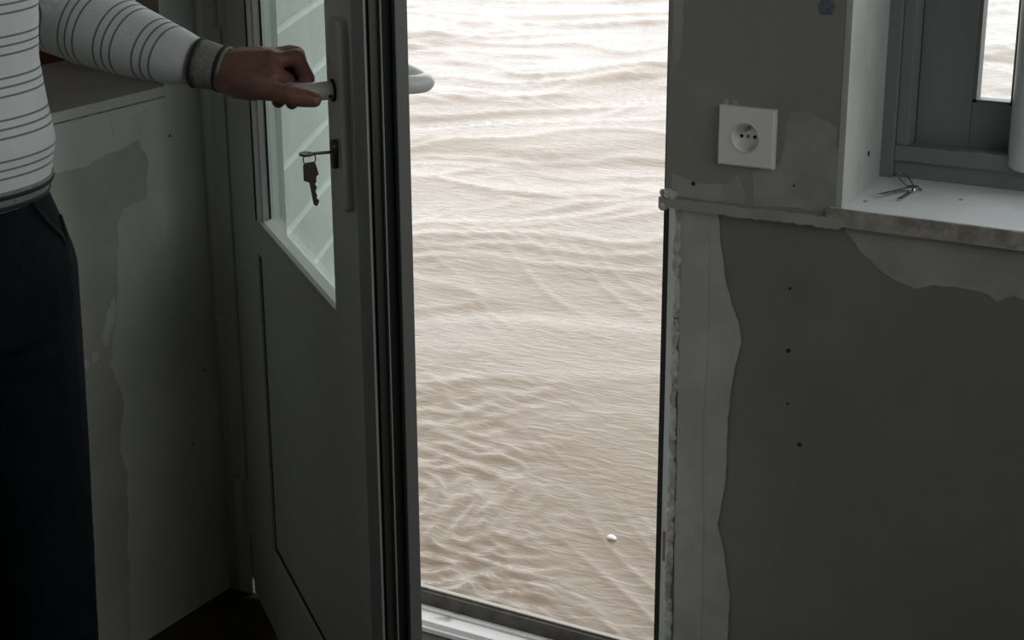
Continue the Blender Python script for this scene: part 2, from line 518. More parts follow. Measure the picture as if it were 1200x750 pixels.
for (x, z, r, y0) in ((-0.792, 0.6999, 0.0022, 0), (-0.79, 0.6091, 0.0035, 0), (-0.7875, 0.5305, 0.0020, 0), (-0.7668, 0.4724, 0.0035, 0), (-0.9371, 0.8335, 0.0032, -0.0106), (-0.79, 0.848, 0.0015, -0.0106)):
    bm = bmesh.new()
    bm_prism(bm, arc((x, z), r, 0, 2 * math.pi, 10)[:-1], 'y', y0 - 0.0004, y0)
    finish('drill_hole', bm, 'black', wf)
# window reveal lining
prism('reveal_lining', [(-0.7215, -0.0106), (-0.7365, 0.19), (-0.7450, 0.19), (-0.7300, -0.0106)], 'z', 0.8252, WZ1, 'reveal', wf)
prism('corner_trim', [(-0.7213, -0.0112), (-0.7247, 0.050), (-0.7262, 0.050), (-0.7262, -0.0112)], 'z', 0.8262, WZ1, 'reveal', wf)
prism('drill_hole', arc((0.118, 0.873), 0.004, 0, 2 * math.pi, 10)[:-1], 'x', -0.7315, -0.7303, 'black', wf)

# ------------------------------------------------------------------ door frame and threshold
df = empty('trim_1', (-1.40, 0.04, 0.0))
tag(df, 'white plastic door frame with aluminium threshold strip', kind='structure')
def fbox(name, d, m, bev=0.0):
    o = box(name, d, m, df, bev)
    o.location = (1.40, -0.04, 0)
    return o
fbox('jamb', (-0.9720, -0.957, 0.003, 0.06, 0.0, 2.10), 'pvc_frame', 0.0015)
fbox('jamb_rebate', (-0.9915, -0.9720, 0.030, 0.06, 0.0, 2.10), 'pvc_frame', 0.001)
fbox('weather_seal', (-1.0135, -0.9720, 0.060, 0.075, 0.0, 2.10), 'rubber')
fbox('strike_plate', (-0.9880, -0.9800, 0.0285, 0.030, 0.225, 0.275), 'steel')
fbox('jamb', (-1.80, -1.752, 0.004, 0.06, 0.0, 2.10), 'pvc_frame', 0.002)
fbox('jamb_cover', (-1.80, -1.7475, -0.030, 0.004, 0.0, 2.10), 'pvc_frame', 0.002)  # added to block daylight through the gap behind the hinge
fbox('hinge_seal', (-1.7475, -1.7385, -0.026, 0.010, 0.03, 2.07), 'pvc')  # added filler that stops the light leak beside the leaf
fbox('weather_seal', (-1.752, -1.735, 0.060, 0.075, 0.0, 2.10), 'rubber')
fbox('head', (-1.80, -0.957, 0.004, 0.075, 2.08, 2.14), 'pvc_frame', 0.002)
fbox('sill_step', (-1.80, -0.972, 0.014, 0.064, -0.02, 0.016), 'threshold', 0.002)
fbox('sill_rib', (-1.80, -0.972, 0.044, 0.050, 0.016, 0.0205), 'pvc_frame', 0.001)
fbox('inner_lip', (-1.80, -0.972, 0.006, 0.013, -0.02, 0.008), 'threshold', 0.001)
fbox('upstand', (-1.80, -0.972, 0.064, 0.074, -0.02, 0.040), 'upstand')
fbox('drip_edge', (-1.80, -0.972, 0.070, 0.080, 0.0415, 0.0445), 'alu', 0.001)

# ------------------------------------------------------------------ door leaf (open inwards)
door = empty('door_1', (-1.7426, -0.03, 0.0), math.radians(-40))
tag(door, 'white plastic half-glazed door standing ajar with a lever handle', kind='structure')
Y1 = 0.055
def dbox(name, d, m, parent=door, bev=0.0):
    return box(name, d, m, parent, bev)
GY = 0.0195
bm = bmesh.new()
bm_prism(bm, [(0.0, 0.0), (0.187, 0.0), (0.187, GY), (0.150, GY), (0.150, Y1), (0.0, Y1)], 'z', 0.010, 2.07)
finish('hinge_stile', bm, 'pvc', door)
ls = dbox('lock_stile', (0.672, 0.823, 0.0, Y1, 0.010, 2.07), 'pvc', bev=0.0015)
dbox('bottom_rail', (0.187, 0.672, 0.0, Y1, 0.010, 0.172), 'pvc', bev=0.002)
bm = bmesh.new()
bm_prism(bm, [(0.0, 0.676), (0.0, 0.722), (GY, 0.722), (GY, 0.694), (Y1, 0.694), (Y1, 0.676)], 'x', 0.187, 0.672)
finish('middle_rail', bm, 'pvc', door)
dbox('top_rail', (0.187, 0.672, 0.0, Y1, 1.93, 2.07), 'pvc', bev=0.002)
pan = dbox('lower_panel', (0.1925, 0.670, 0.004, Y1 - 0.006, 0.1775, 0.6765), 'pvc', bev=0.002)
boxes('panel_gasket', [(0.1868, 0.1935, 0.0035, 0.04, 0.172, 0.676), (0.187, 0.672, 0.0035, 0.04, 0.1715, 0.1785)], 'rubber', pan)
# glazing beads (sloping towards the glass), gaskets and pane
bm = bmesh.new()
bm_prism(bm, [(0.001, 0.722), (0.001, 0.729), (0.006, 0.732), (GY, 0.734), (GY, 0.722)], 'x', 0.187, 0.672)
finish('glazing_bead', bm, 'pvc_frame', door)
bm = bmesh.new()
bm_prism(bm, [(0.187, 0.001), (0.196, 0.001), (0.200, 0.006), (0.205, 0.008), (0.2085, GY), (0.187, GY)], 'z', 0.729, 1.93)
finish('glazing_bead', bm, 'pvc_frame', door)
bm = bmesh.new()
bm_prism(bm, [(0.672, 0.001), (0.668, 0.004), (0.660, GY), (0.672, GY)], 'z', 0.729, 1.93)
finish('glazing_bead', bm, 'pvc_frame', door)
boxes('glass_gasket', [(0.1872, 0.190, -0.0008, 0.002, 0.729, 1.93), (0.2082, 0.2100, 0.0165, 0.0195, 0.734, 1.93)], 'rubber', door)
dbox('glass_pane', (0.152, 0.671, GY + 0.0005, GY + 0.0065, 0.696, 1.929), 'door_glass')
# lock-side edge profile, its shade put into darker part colours
bm = bmesh.new()
bm_prism(bm, [(0.800, -0.0006), (0.822, -0.0002), (0.838, 0.0035), (0.838, 0.0062), (0.823, 0.0062), (0.80, 0.002)], 'z', 0.010, 2.07)
finish('edge_lip', bm, 'edge_fin', ls)
dbox('edge_gasket', (0.8228, 0.8245, 0.006, 0.0405, 0.010, 2.07), 'rubber', ls)
dbox('lock_strip', (0.823, 0.829, 0.0125, 0.0228, 0.010, 2.07), 'dark_metal', ls)
dbox('edge_fin', (0.823, 0.8365, 0.0234, 0.0248, 0.010, 2.07), 'edge_fin', ls)
dbox('edge_outer', (0.823, 0.838, 0.0400, Y1, 0.010, 2.07), 'edge_grey', ls, bev=0.0008)
for z in (1.06, 0.93, 0.80, 0.55, 0.25):
    bm = bmesh.new()
    bm_prism(bm, arc((0.0176, z), 0.0028, 0, 2 * math.pi, 10)[:-1], 'x', 0.829, 0.8298)
    finish('screw', bm, 'dark_metal', ls)
# hinges
for z in (0.13, 1.0, 1.85):
    bm = bmesh.new()
    for (a, b) in ((0, 0.030), (0.031, 0.061), (0.062, 0.09)):
        bm_tube(bm, [(-0.012, -0.012, z + a), (-0.012, -0.012, z + b)], 0.009, 14)
    bm_tube(bm, [(-0.012, -0.012, z - 0.004), (-0.012, -0.012, z + 0.096)], 0.0055, 12)
    bm_box(bm, -0.012, 0.03, -0.006, 0.001, z, z + 0.09)
    finish('hinge', bm, 'pvc_frame', door, False)
# inner handle set
PX0, PX1, PZ0, PZ1 = 0.737, 0.783, 0.886, 1.114
pr = (PX1 - PX0) / 2
outl = arc(((PX0 + PX1) / 2, PZ1 - 0.012), pr, 0, math.pi, 14)
outl = [(x, PZ1 - 0.012 + (z - (PZ1 - 0.012)) * 0.52) for x, z in outl]
outl += [(PX0, PZ0 + 0.006), (PX0 + 0.005, PZ0), (PX1 - 0.005, PZ0), (PX1, PZ0 + 0.006)]
bm = bmesh.new()
bm_prism(bm, outl, 'y', -0.012, 0.001)
bmesh.ops.bevel(bm, geom=[e for e in bm.edges if all(v.co.y < -0.011 for v in e.verts)], offset=0.004, segments=3, affect='EDGES', profile=0.5)
plate = finish('handle_plate', bm, 'plate', door, False)
HX, HZ = 0.752, 1.028
def lever_path(sign, y0, y1, xend):
    p = [(HX, y0, HZ), (HX, y0 + (y1 - y0) * 0.6, HZ)]
    R = 0.020
    yc = y1 - sign * R
    for i in range(1, 9):
        a = math.pi / 2 * i / 8
        p.append((HX - R + R * math.cos(a), yc + sign * R * math.sin(a), HZ))
    p += [(HX - 0.05, y1, HZ), (xend + 0.012, y1 - sign * 0.001, HZ), (xend + 0.004, y1 - sign * 0.002, HZ), (xend, y1 - sign * 0.003, HZ)]
    return p
lp = lever_path(-1, -0.010, -0.060, 0.632)
lever = tube('lever', lp, [0.0110] * 6 + [0.0105] * (len(lp) - 9) + [0.0100, 0.0075, 0.003], 'handle', plate, 18)
bm = bmesh.new()
bm_tube(bm, [(HX, -0.0105, HZ), (HX, -0.0145, HZ)], 0.0135, 20)
finish('lever_collar', bm, 'rubber', plate, True)
# set screw on the camera side of the neck
bm = bmesh.new()
bm_tube(bm, [(HX + 0.0095, -0.0185, HZ - 0.005), (HX + 0.0106, -0.0185, HZ - 0.0055)], 0.0022, 10)
finish('set_screw', bm, 'black', plate)
# lock cylinder (profile with round top)
cy = arc((0.757, 0.962), 0.0085, -0.3, math.pi + 0.3, 12) + [(0.7525, 0.936), (0.7615, 0.936)]
prism('lock_cylinder', cy, 'y', -0.0185, -0.010, 'dark_metal', plate)
prism('keyhole_slot', [(0.7762, 0.960), (0.7835, 0.960), (0.7835, 0.9605), (0.7762, 0.9605)], 'y', -0.001, -0.0003, 'black', plate)
box('plate_glint', (0.7835, 0.7905, -0.0008, 0.0, 0.972, 1.018), 'handle', door)  # pale slip painting a light reflection beside the handle plate
# outer handle set
outp = [(x, z) for x, z in outl]
prism('outer_handle_plate', outp, 'y', Y1, Y1 + 0.009, 'handle', door)
lp2 = lever_path(1, Y1 + 0.006, Y1 + 0.052, 0.632)
tube('outer_lever', lp2, [0.0112] * 6 + [0.0108] * (len(lp2) - 9) + [0.0100, 0.0075, 0.003], 'handle', door, 18)


# ------------------------------------------------------------------ keys
def key_outline():
    # in metres, origin at the ring hole, blade hanging towards -z
    px = [(352.4, 193.6), (354.0, 191.6), (356.4, 190.6), (365.0, 190.0), (367.0, 193.0), (369.7, 204.8), (366.8, 207.2), (366.6, 213.6), (365.0, 215.5), (367.2, 220), (365.4, 223), (365.6, 226), (367.2, 229), (366.2, 232.5), (368.8, 234.4), (368.8, 236.8), (366.3, 241.5), (362.8, 239.8), (358.8, 213.8), (352.6, 211)]
    return [((x - 359.5) * 0.00105, -(y - 192.5) * 0.00105) for x, y in px]


# keys in the lock: built in the door's local axes
kr = empty('keyring', (0, 0, 0))
RD = door.rotation_euler.to_matrix()
def d2w(p):
    return door.location + RD @ Vector(p)
ko = d2w((0.757, -0.046, 0.9555))
kr.location = ko
kr.rotation_euler = door.rotation_euler
tag(kr, 'keys on a ring hanging from the door lock, coloured dark as backlit', 'keys')
# key in the lock, its bow seen edge-on
bm = bmesh.new()
bm_prism(bm, [(-0.002, 0.001), (0.002, 0.001), (0.0035, 0.015), (0.0035, 0.028), (-0.0035, 0.028), (-0.0035, 0.015)], 'z', -0.0012, 0.0012)
bow = arc((0.0, -0.004), 0.0105, math.radians(110), math.radians(430), 16)
bm_prism(bm, [(x, y * 0.8) for x, y in bow], 'z', -0.0012, 0.0012)
finish('lock_key', bm, 'dark_metal', kr)
ringp = [(0.0015 * math.sin(a), 0.0005 + 0.0075 * math.cos(a), -0.0065 + 0.0078 * math.sin(a)) for a in [2 * math.pi * i / 28 for i in range(28)]]
tube('ring', ringp, 0.0008, 'dark_metal', kr, 8, closed=True)
bm = bmesh.new()
bm_prism(bm, [(y, z - 0.0125) for y, z in key_outline()], 'x', -0.0012, 0.0012)
hk = finish('hanging_key', bm, 'dark_metal', kr)
bm = bmesh.new()
bm_prism(bm, [(y, z - 0.0125) for y, z in [(-0.0068, -0.004), (0.0052, -0.002), (0.0082, -0.011), (0.005, -0.0185), (-0.0066, -0.0178)]], 'x', -0.0024, 0.0024)
finish('key_head', bm, 'dark_metal', hk)

# keys lying on the window sill
SZ = 0.8252
sk = empty('keyring', (-0.672, 0.125, SZ))
tag(sk, 'small bunch of steel keys lying on the white window sill', 'keys')
def flat_key(name, tip, bowc, z0, parent, bow_r=0.0085, w=0.0035):
    tip = Vector(tip); bowc = Vector(bowc)
    d = (tip - bowc).normalized(); s = Vector((-d.y, d.x))
    L = (tip - bowc).length
    out = []
    for i in range(19):
        a = math.radians(30 + 300 * i / 18)
        out.append(bowc + d * (bow_r * math.cos(a)) + s * (bow_r * math.sin(a)))
    nT = 6
    out.append(bowc + d * (bow_r * 0.9) - s * w)
    out.append(tip - s * w * 0.8)
    out.append(tip + d * 0.002)
    for i in range(nT):
        t = L * (0.95 - 0.6 * i / nT)
        out.append(bowc + d * t + s * (w * (0.45 if i % 2 else 1.0)))
    out.append(bowc + d * (bow_r * 0.9) + s * w)
    bm = bmesh.new()
    bm_prism(bm, [(p.x, p.y) for p in out], 'z', z0, z0 + 0.0028)
    return finish(name, bm, 'key_metal', parent)
KEYS_SILL = True
def loc2(p):
    return (p[0] + 0.672, p[1] - 0.125)
k1 = flat_key('key', loc2((-0.697, 0.066)), loc2((-0.6685, 0.131)), 0.0026, sk)
k2 = flat_key('key', loc2((-0.667, 0.064)), loc2((-0.664, 0.130)), 0.0001, sk, w=0.004)
loop = []
for i in range(32):
    a = 2 * math.pi * i / 32
    e1 = Vector((-0.690 + 0.672, 0.163 - 0.125)); dv = Vector((-0.53, 0.85)); sv = Vector((0.85, 0.53))
    q = e1 + dv * (0.034 * math.cos(a)) + sv * (0.0065 * math.sin(a))
    loop.append((q.x, q.y, 0.0055 + 0.003 * math.cos(a)))
tube('ring', loop, 0.0011, 'key_metal', sk, 8, closed=True)

# ------------------------------------------------------------------ right-hand window
win = empty('window_1', (-0.06, 0.21, 0.8252))
tag(win, 'white plastic casement window with raw-edged painted sill', kind='structure')
def wobj(o):
    o.location = (0.06, -0.21, -0.8252)
    return o
def wbox(name, d, m, parent=None, bev=0.0):
    o = box(name, d, m, parent or win, bev)
    if parent is None:
        wobj(o)
    return o
sil = bmesh.new()
frontp = [(WX0 + (WX1 - WX0) * i / 60, -0.011 + random.uniform(-0.0006, 0.0006)) for i in range(61)]
bm_prism(sil, frontp + [(WX1, 0.20), (WX0, 0.20)], 'z', 0.812, 0.8252)
wobj(finish('sill_board', sil, 'sill', win))
raw = bmesh.new()
frontp = [(WX0 - 0.004 + (WX1 - WX0) * i / 90, -0.0135 + random.uniform(-0.0010, 0.0010)) for i in range(91)]
bm_prism(raw, frontp + [(WX1, 0.0), (WX0, 0.0)], 'z', 0.800, 0.8243)
wobj(finish('sill_edge', raw, 'sill_raw', win))
for (x, y) in ((-0.706, 0.040), (-0.596, 0.111)):
    bm = bmesh.new()
    bm_prism(bm, [(x + 0.003 * math.cos(a), y + 0.006 * math.sin(a)) for a in [2 * math.pi * i / 10 for i in range(10)]], 'z', 0.8252, 0.8256)
    wobj(finish('screw_head', bm, 'sill_raw', win))
F0 = 0.19
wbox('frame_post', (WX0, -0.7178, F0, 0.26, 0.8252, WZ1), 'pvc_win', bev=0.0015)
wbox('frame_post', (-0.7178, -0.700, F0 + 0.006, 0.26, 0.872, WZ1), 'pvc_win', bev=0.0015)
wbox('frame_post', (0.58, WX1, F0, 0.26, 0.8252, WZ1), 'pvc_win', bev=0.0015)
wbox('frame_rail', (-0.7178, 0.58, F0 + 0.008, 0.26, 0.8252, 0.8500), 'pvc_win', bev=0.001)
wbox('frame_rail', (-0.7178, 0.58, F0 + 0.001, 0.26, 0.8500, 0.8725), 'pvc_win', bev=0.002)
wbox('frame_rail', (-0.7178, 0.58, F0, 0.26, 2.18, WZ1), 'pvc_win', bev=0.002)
SY0, SY1 = 0.228, 0.262
def sash(x0, x1, gx0, gx1, gz0=0.936, gz1=2.12):
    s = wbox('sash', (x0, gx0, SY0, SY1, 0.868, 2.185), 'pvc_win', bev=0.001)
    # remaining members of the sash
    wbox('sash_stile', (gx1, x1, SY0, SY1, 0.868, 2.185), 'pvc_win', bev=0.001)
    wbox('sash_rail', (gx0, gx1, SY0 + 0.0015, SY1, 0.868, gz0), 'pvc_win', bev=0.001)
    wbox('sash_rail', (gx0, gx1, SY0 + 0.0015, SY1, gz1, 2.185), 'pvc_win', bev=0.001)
    b = boxes('glazing_gasket', [(gx0 - 0.0005, gx0 + 0.005, SY0 + 0.004, SY1 - 0.008, gz0, gz1), (gx1 - 0.005, gx1 + 0.0005, SY0 + 0.004, SY1 - 0.008, gz0, gz1), (gx0, gx1, SY0 + 0.004, SY1 - 0.008, gz0 - 0.0005, gz0 + 0.004)], 'pvc_win', win)
    wobj(b)
    wbox('glass_pane', (gx0, gx1, 0.246, 0.250, gz0, gz1), 'window_glass')
sash(-0.699, -0.535, -0.6225, -0.565)
sash(-0.527, 0.577, -0.462, 0.520)
# rounded closing profile on the meeting stiles, ending above the frame rail
bm = bmesh.new()
prof = [(-0.5275 + 0.036 * math.cos(a), 0.226 - 0.056 * math.sin(a)) for a in [math.pi * i / 14 for i in range(15)]]
rings = []
for z, s in ((0.8535, 0.55), (0.8555, 0.86), (0.860, 1.0), (2.18, 1.0)):
    rings.append([(-0.5275 + (x + 0.5275) * s, 0.226 + (y - 0.226) * s, z) for x, y in prof])
bm_loft(bm, rings)
wobj(finish('closing_profile', bm, 'pvc_frame', win, True))

# window in the right-hand wall, beside the camera
w2 = empty('window_2', ((RX + 0.05), (RY0 + RY1) / 2, RZ0))
tag(w2, 'white framed window in the wall right of the camera', kind='structure')
def w2box(name, d, m):
    o = box(name, d, m, w2, 0.002)
    o.location = (-(RX + 0.05), -(RY0 + RY1) / 2, -RZ0)
w2box('frame_post', (RX + 0.03, RX + 0.09, RY0, RY0 + 0.06, RZ0, RZ1), 'pvc_win')
w2box('frame_post', (RX + 0.03, RX + 0.09, RY1 - 0.06, RY1, RZ0, RZ1), 'pvc_win')
w2box('frame_post', (RX + 0.03, RX + 0.09, (RY0 + RY1) / 2 - 0.04, (RY0 + RY1) / 2 + 0.04, RZ0, RZ1), 'pvc_win')
w2box('frame_rail', (RX + 0.03, RX + 0.09, RY0, RY1, RZ0, RZ0 + 0.08), 'pvc_win')
w2box('frame_rail', (RX + 0.03, RX + 0.09, RY0, RY1, RZ1 - 0.06, RZ1), 'pvc_win')
w2box('glass_pane', (RX + 0.058, RX + 0.062, RY0 + 0.06, (RY0 + RY1) / 2 - 0.04, RZ0 + 0.08, RZ1 - 0.06), 'window_glass')
w2box('glass_pane', (RX + 0.058, RX + 0.062, (RY0 + RY1) / 2 + 0.04, RY1 - 0.06, RZ0 + 0.08, RZ1 - 0.06), 'window_glass')

# ------------------------------------------------------------------ wall socket
so = empty('wall_socket', (-0.858, -0.0102, 0.9085), 0)
tag(so, 'square white wall socket with round recess above the plaster bead', 'socket')
PW = 0.0405
R0, R1 = 0.0215, 0.0195
sq = []
def sqp(a, h):
    c, s = math.cos(a), math.sin(a)
    k = h / max(abs(c), abs(s))
    return (c * k, s * k)
NS = 48
bm = bmesh.new()
ang = [2 * math.pi * i / NS + math.pi / 4 for i in range(NS)]
layers = []
layers.append([(x, 0.0, z) for x, z in (sqp(a, PW) for a in ang)])
layers.append([(x, -0.0075, z) for x, z in (sqp(a, PW) for a in ang)])
layers.append([(x, -0.0100, z) for x, z in (sqp(a, PW - 0.0025) for a in ang)])
layers.append([(R0 * math.cos(a), -0.0106, R0 * math.sin(a)) for a in ang])
layers.append([(R0 * math.cos(a), -0.0085, R0 * math.sin(a)) for a in ang])
vr = [[bm.verts.new(p) for p in l] for l in layers]
for A, B in zip(vr[:-1], vr[1:]):
    for k in range(NS):
        bm.faces.new((A[k], A[(k + 1) % NS], B[(k + 1) % NS], B[k]))
bm.faces.new(vr[0])
pl = finish('plate', bm, 'socket', so)
# the recess is a cup sunk into the plate: outer rim, wall and floor
bm = bmesh.new()
cup = [(R0, -0.0090), (R0 - 0.0004, -0.0118), (R0 - 0.0014, -0.0122), (R0 - 0.0022, -0.0112), (R1 - 0.0006, -0.0008), (0.0, -0.0006)]
prev = None
for (rad, y) in cup:
    if rad == 0.0:
        c = bm.verts.new((0, y, 0))
        for k in range(NS):
            bm.faces.new((prev[k], prev[(k + 1) % NS], c))
        break
    cur = [bm.verts.new((rad * math.cos(a), y, rad * math.sin(a))) for a in ang]
    if prev:
        for k in range(NS):
            bm.faces.new((prev[k], prev[(k + 1) % NS], cur[(k + 1) % NS], cur[k]))
    prev = cur
well = finish('recess', bm, 'socket', so)
for f in well.data.polygons: f.use_smooth = True
for x in (-0.0095, 0.0095):
    bm = bmesh.new()
    bm_tube(bm, [(x, -0.0004, 0.0), (x, -0.0010, 0.0)], 0.0026, 14)
    finish('pin_hole', bm, 'black', so)
bm = bmesh.new()
bm_tube(bm, [(0.0, -0.0004, 0.0), (0.0, -0.0012, 0.0)], 0.0026, 14)
finish('screw', bm, 'steel', so)
bm = bmesh.new()
bm_tube(bm, [(0, -0.0004, 0.0108), (0, -0.0085, 0.0108), (0, -0.0100, 0.0108)], [0.0024, 0.0024, 0.001], 12)
finish('earth_pin', bm, 'steel', so)

# ------------------------------------------------------------------ pipe in the corner
pi = empty('wall_pipe', (-1.786, -0.021, 0))
tag(pi, 'thin painted pipe running up the corner beside the door hinge', 'pipe')
tube('pipe_run', [(0, 0, 0.001), (0, 0, 1.2), (0, 0, 2.495)], 0.0125, 'pipe', pi, 20)
for z in (0.5, 1.35, 2.1):
    tube('pipe_clip', [(0, 0, z), (0, 0, z + 0.012)], 0.0137, 'pipe', pi, 20)

# ------------------------------------------------------------------ open outer shutter seen through the door glass
sh = empty('outer_shutter', (-1.802, 0.105, 0.0), math.radians(114.8))
tag(sh, 'white boarded shutter standing open outside the door glass', 'shutter')
BH = 0.1235
prof = [(-0.013, 0.0), (-0.013, BH - 0.016), (-0.006, BH - 0.003), (-0.006, BH), (0.006, BH), (0.006, BH - 0.003), (0.013, BH - 0.016), (0.013, 0.0)]
bm = bmesh.new()
bm_prism(bm, prof, 'x', 0.055, 0.80)
b0 = finish('board', bm, 'shutter', sh)
z = 0.952 - 7 * BH
b0.location = (0, 0, z)
k = 1
while z + (k + 1) * BH < 2.12:
    b = b0.copy()
    COL.objects.link(b)
    b.parent = sh
    b.location = (0, 0, z + k * BH)
    k += 1
box('edge_stile', (0.012, 0.055, -0.016, 0.016, 0.06, 2.10), 'shutter', sh, bev=0.002)
box('edge_stile', (0.80, 0.84, -0.016, 0.016, 0.06, 2.10), 'shutter', sh, bev=0.002)

# ------------------------------------------------------------------ flood water
def perlin(x, y, seed):
    r = np.random.RandomState(seed)
    n = 256
    perm = r.permutation(n)
    ga = r.rand(n) * 2 * np.pi
    gx, gy = np.cos(ga), np.sin(ga)
    xi = np.floor(x).astype(int); yi = np.floor(y).astype(int)
    xf = x - xi; yf = y - yi
    u = xf ** 3 * (xf * (xf * 6 - 15) + 10); v = yf ** 3 * (yf * (yf * 6 - 15) + 10)
    def g(ix, iy, dx, dy):
        h = perm[(perm[ix % n] + iy) % n]
        return gx[h] * dx + gy[h] * dy
    a = g(xi, yi, xf, yf); b = g(xi + 1, yi, xf - 1, yf)
    c = g(xi, yi + 1, xf, yf - 1); d = g(xi + 1, yi + 1, xf - 1, yf - 1)
    return (a + u * (b - a)) + v * ((c + u * (d - c)) - (a + u * (b - a)))


WZ = -0.50
def water_height(X, Y):
    # axes across (p) and along (q) the current
    p = X * math.cos(AZ) + Y * math.sin(AZ)
    q = -X * math.sin(AZ) + Y * math.cos(AZ)
    wx = perlin(p * 0.45, q * 0.6, 1) * 1.3 + perlin(p * 1.2, q * 1.7, 2) * 0.5
    wy = perlin(p * 0.45, q * 0.6, 3) * 0.9 + perlin(p * 1.2, q * 1.9, 4) * 0.32
    pp, qq = p + wx, q + wy
    far = np.clip((q - 2.5) / 5.5, 0, 1)
    sw = perlin(pp * 0.5, qq * 0.9, 5)
    h = (0.016 + 0.036 * far) * sw
    h += (0.0055 + 0.011 * far) * perlin(pp * 1.1, qq * 2.1, 6)
    calm = np.clip(0.50 + 1.7 * perlin(p * 0.8 + 7, q * 0.9, 21), 0.10, 1.2)
    r1 = 1 - np.abs(perlin(pp * 1.1, qq * 2.7, 7)) * 2
    h += (0.003 + 0.008 * far) * np.clip(r1, 0, 1) ** 4
    r2 = 1 - np.abs(perlin(pp * 2.6 + 3 * wy, qq * 5.4, 8)) * 2
    h += (0.0035 + 0.0035 * far) * calm * np.clip(r2, 0, 1) ** 3
    r4 = 1 - np.abs(perlin(pp * 5.2 + 3, qq * 9.5, 13)) * 2
    h += 0.0024 * calm * np.clip(r4, 0, 1) ** 2
    h += (0.0016 + 0.002 * far) * calm * perlin(pp * 5.0, qq * 11.0, 9)
    # fine ripples, tangled by the eddies
    wob = perlin(p * 3.1, q * 3.1, 31) * 0.22
    n5 = perlin((p + wob) * 9.0, (q + wob * 0.8) * 13.0, 14)
    h += 0.0020 * (0.30 + calm) * (1 - far) * np.clip(1 - np.abs(n5) * 2.4, 0, 1) ** 2
    # wake lines slanting off the house corner
    cdi = (3.4 * p + q) / 3.55 + 0.10 * perlin(p * 1.5, q * 1.1, 33)
    wk = np.clip(perlin(p * 0.9 + 2, q * 0.55 + 5, 34) * 3.0 + 0.25, 0, 1) * np.clip((6.5 - q) / 2.5, 0, 1)
    n6 = perlin(cdi * 7.5, (q - 0.3 * p) * 1.0, 15)
    h += 0.0048 * wk * np.clip(1 - np.abs(n6) * 2.2, 0, 1) ** 3
    # rougher eddies against the house on the upstream side
    near = np.clip((3.6 - q) / 1.2, 0, 1) * np.clip((-0.85 - p) / 0.30, 0, 1)
    r3 = 1 - np.abs(perlin(pp * 6.5 + wy * 7, qq * 8.0 + wx * 5, 10)) * 2
    h += near * (0.0085 * np.clip(r3, 0, 1) ** 2 + 0.0036 * perlin(pp * 12, qq * 15, 12))
    return h


def build_water():
    cx, cy = -0.4, -0.6
    na, nr = 800, 640
    ang = np.linspace(math.radians(-36), math.radians(74), na)   # measured left of +y
    A, tt = np.meshgrid(ang, np.linspace(0, 1, nr))
    R0_ = 0.90 / np.cos(A)
    Rr = R0_ * (60 / R0_) ** np.minimum(tt / 0.95, 1.0)
    Rr = Rr * np.where(tt > 0.95, (900 / 60) ** ((tt - 0.95) / 0.05), 1.0)
    X = cx - np.sin(A) * Rr
    Y = cy + np.cos(A) * Rr
    Z = WZ + water_height(X, Y) * np.clip(1.25 - Rr / 60, 0, 1)
    co = np.stack([X, Y, Z], -1).reshape(-1, 3)
    i = np.arange(nr * na).reshape(nr, na)
    f = np.stack([i[:-1, :-1], i[:-1, 1:], i[1:, 1:], i[1:, :-1]], -1).reshape(-1, 4)
    me = bpy.data.meshes.new('river_water')
    me.vertices.add(len(co)); me.vertices.foreach_set('co', co.ravel())
    me.loops.add(f.size); me.loops.foreach_set('vertex_index', f.ravel())
    me.polygons.add(len(f)); me.polygons.foreach_set('loop_start', np.arange(0, f.size, 4))
    me.update(calc_edges=True)
    me.polygons.foreach_set('use_smooth', np.ones(len(f), bool))
    me.materials.append(MT['water'])
    o = bpy.data.objects.new('river_water', me)
    COL.objects.link(o)
    if me.polygons[0].normal.z < 0:
        me.flip_normals()
    return o


tag(build_water(), 'rippled muddy brown flood water outside the open door', 'water', kind='stuff')
tag(box('river_bed', (-950, 750, 0.32, 960, -2.0, -0.95), 'floor'), 'muddy ground under the flood water', kind='structure')

# small white float on the water
cpx, cpy = -1.7635, 1.4186
hz = WZ + float(water_height(np.array([cpx]), np.array([cpy]))[0])
bm = bmesh.new()
bm_sphere(bm, (0, 0, 0), 1.0, 16, 10, (0.0125, 0.0080, 0.0075))
cp = finish('floating_scrap', bm, 'cap', None, True)
cp.location = (cpx, cpy, hz + 0.004)
cp.rotation_euler = (0.1, 0.15, AZ - 0.35)
tag(cp, 'tiny white scrap of rubbish floating on the brown water', 'litter')


# ------------------------------------------------------------------ person
def fuse(bm, voxel, it=6, fac=0.5):
    me = bpy.data.meshes.new('tmp')
    bm.to_mesh(me); bm.free()
    o = bpy.data.objects.new('tmp', me)
    COL.objects.link(o)
    m = o.modifiers.new('r', 'REMESH'); m.mode = 'VOXEL'; m.voxel_size = voxel
    s = o.modifiers.new('s', 'SMOOTH'); s.iterations = it; s.factor = fac
    dg = bpy.context.evaluated_depsgraph_get()
    dg.update()
    out = bpy.data.meshes.new_from_object(o.evaluated_get(dg))
    bpy.data.objects.remove(o); bpy.data.meshes.remove(me)
    return out


def mesh_obj(name, me, material, parent):
    me.name = name
    me.materials.clear()
    me.materials.append(MT[material])
    me.polygons.foreach_set('use_smooth', np.ones(len(me.polygons), bool))
    o = bpy.data.objects.new(name, me)
    COL.objects.link(o)
    if parent is not None:
        o.parent = parent
    return o


PC = Vector((-1.507, -0.848, 0.0))
PF = Vector((0.927, -0.374, 0)).normalized()     # the way the body faces
PL = Vector((0.374, 0.927, 0)).normalized()      # the body's left
person = empty('person', PC)
tag(person, 'person in striped pale jumper and dark trousers pulling the door handle', 'person')


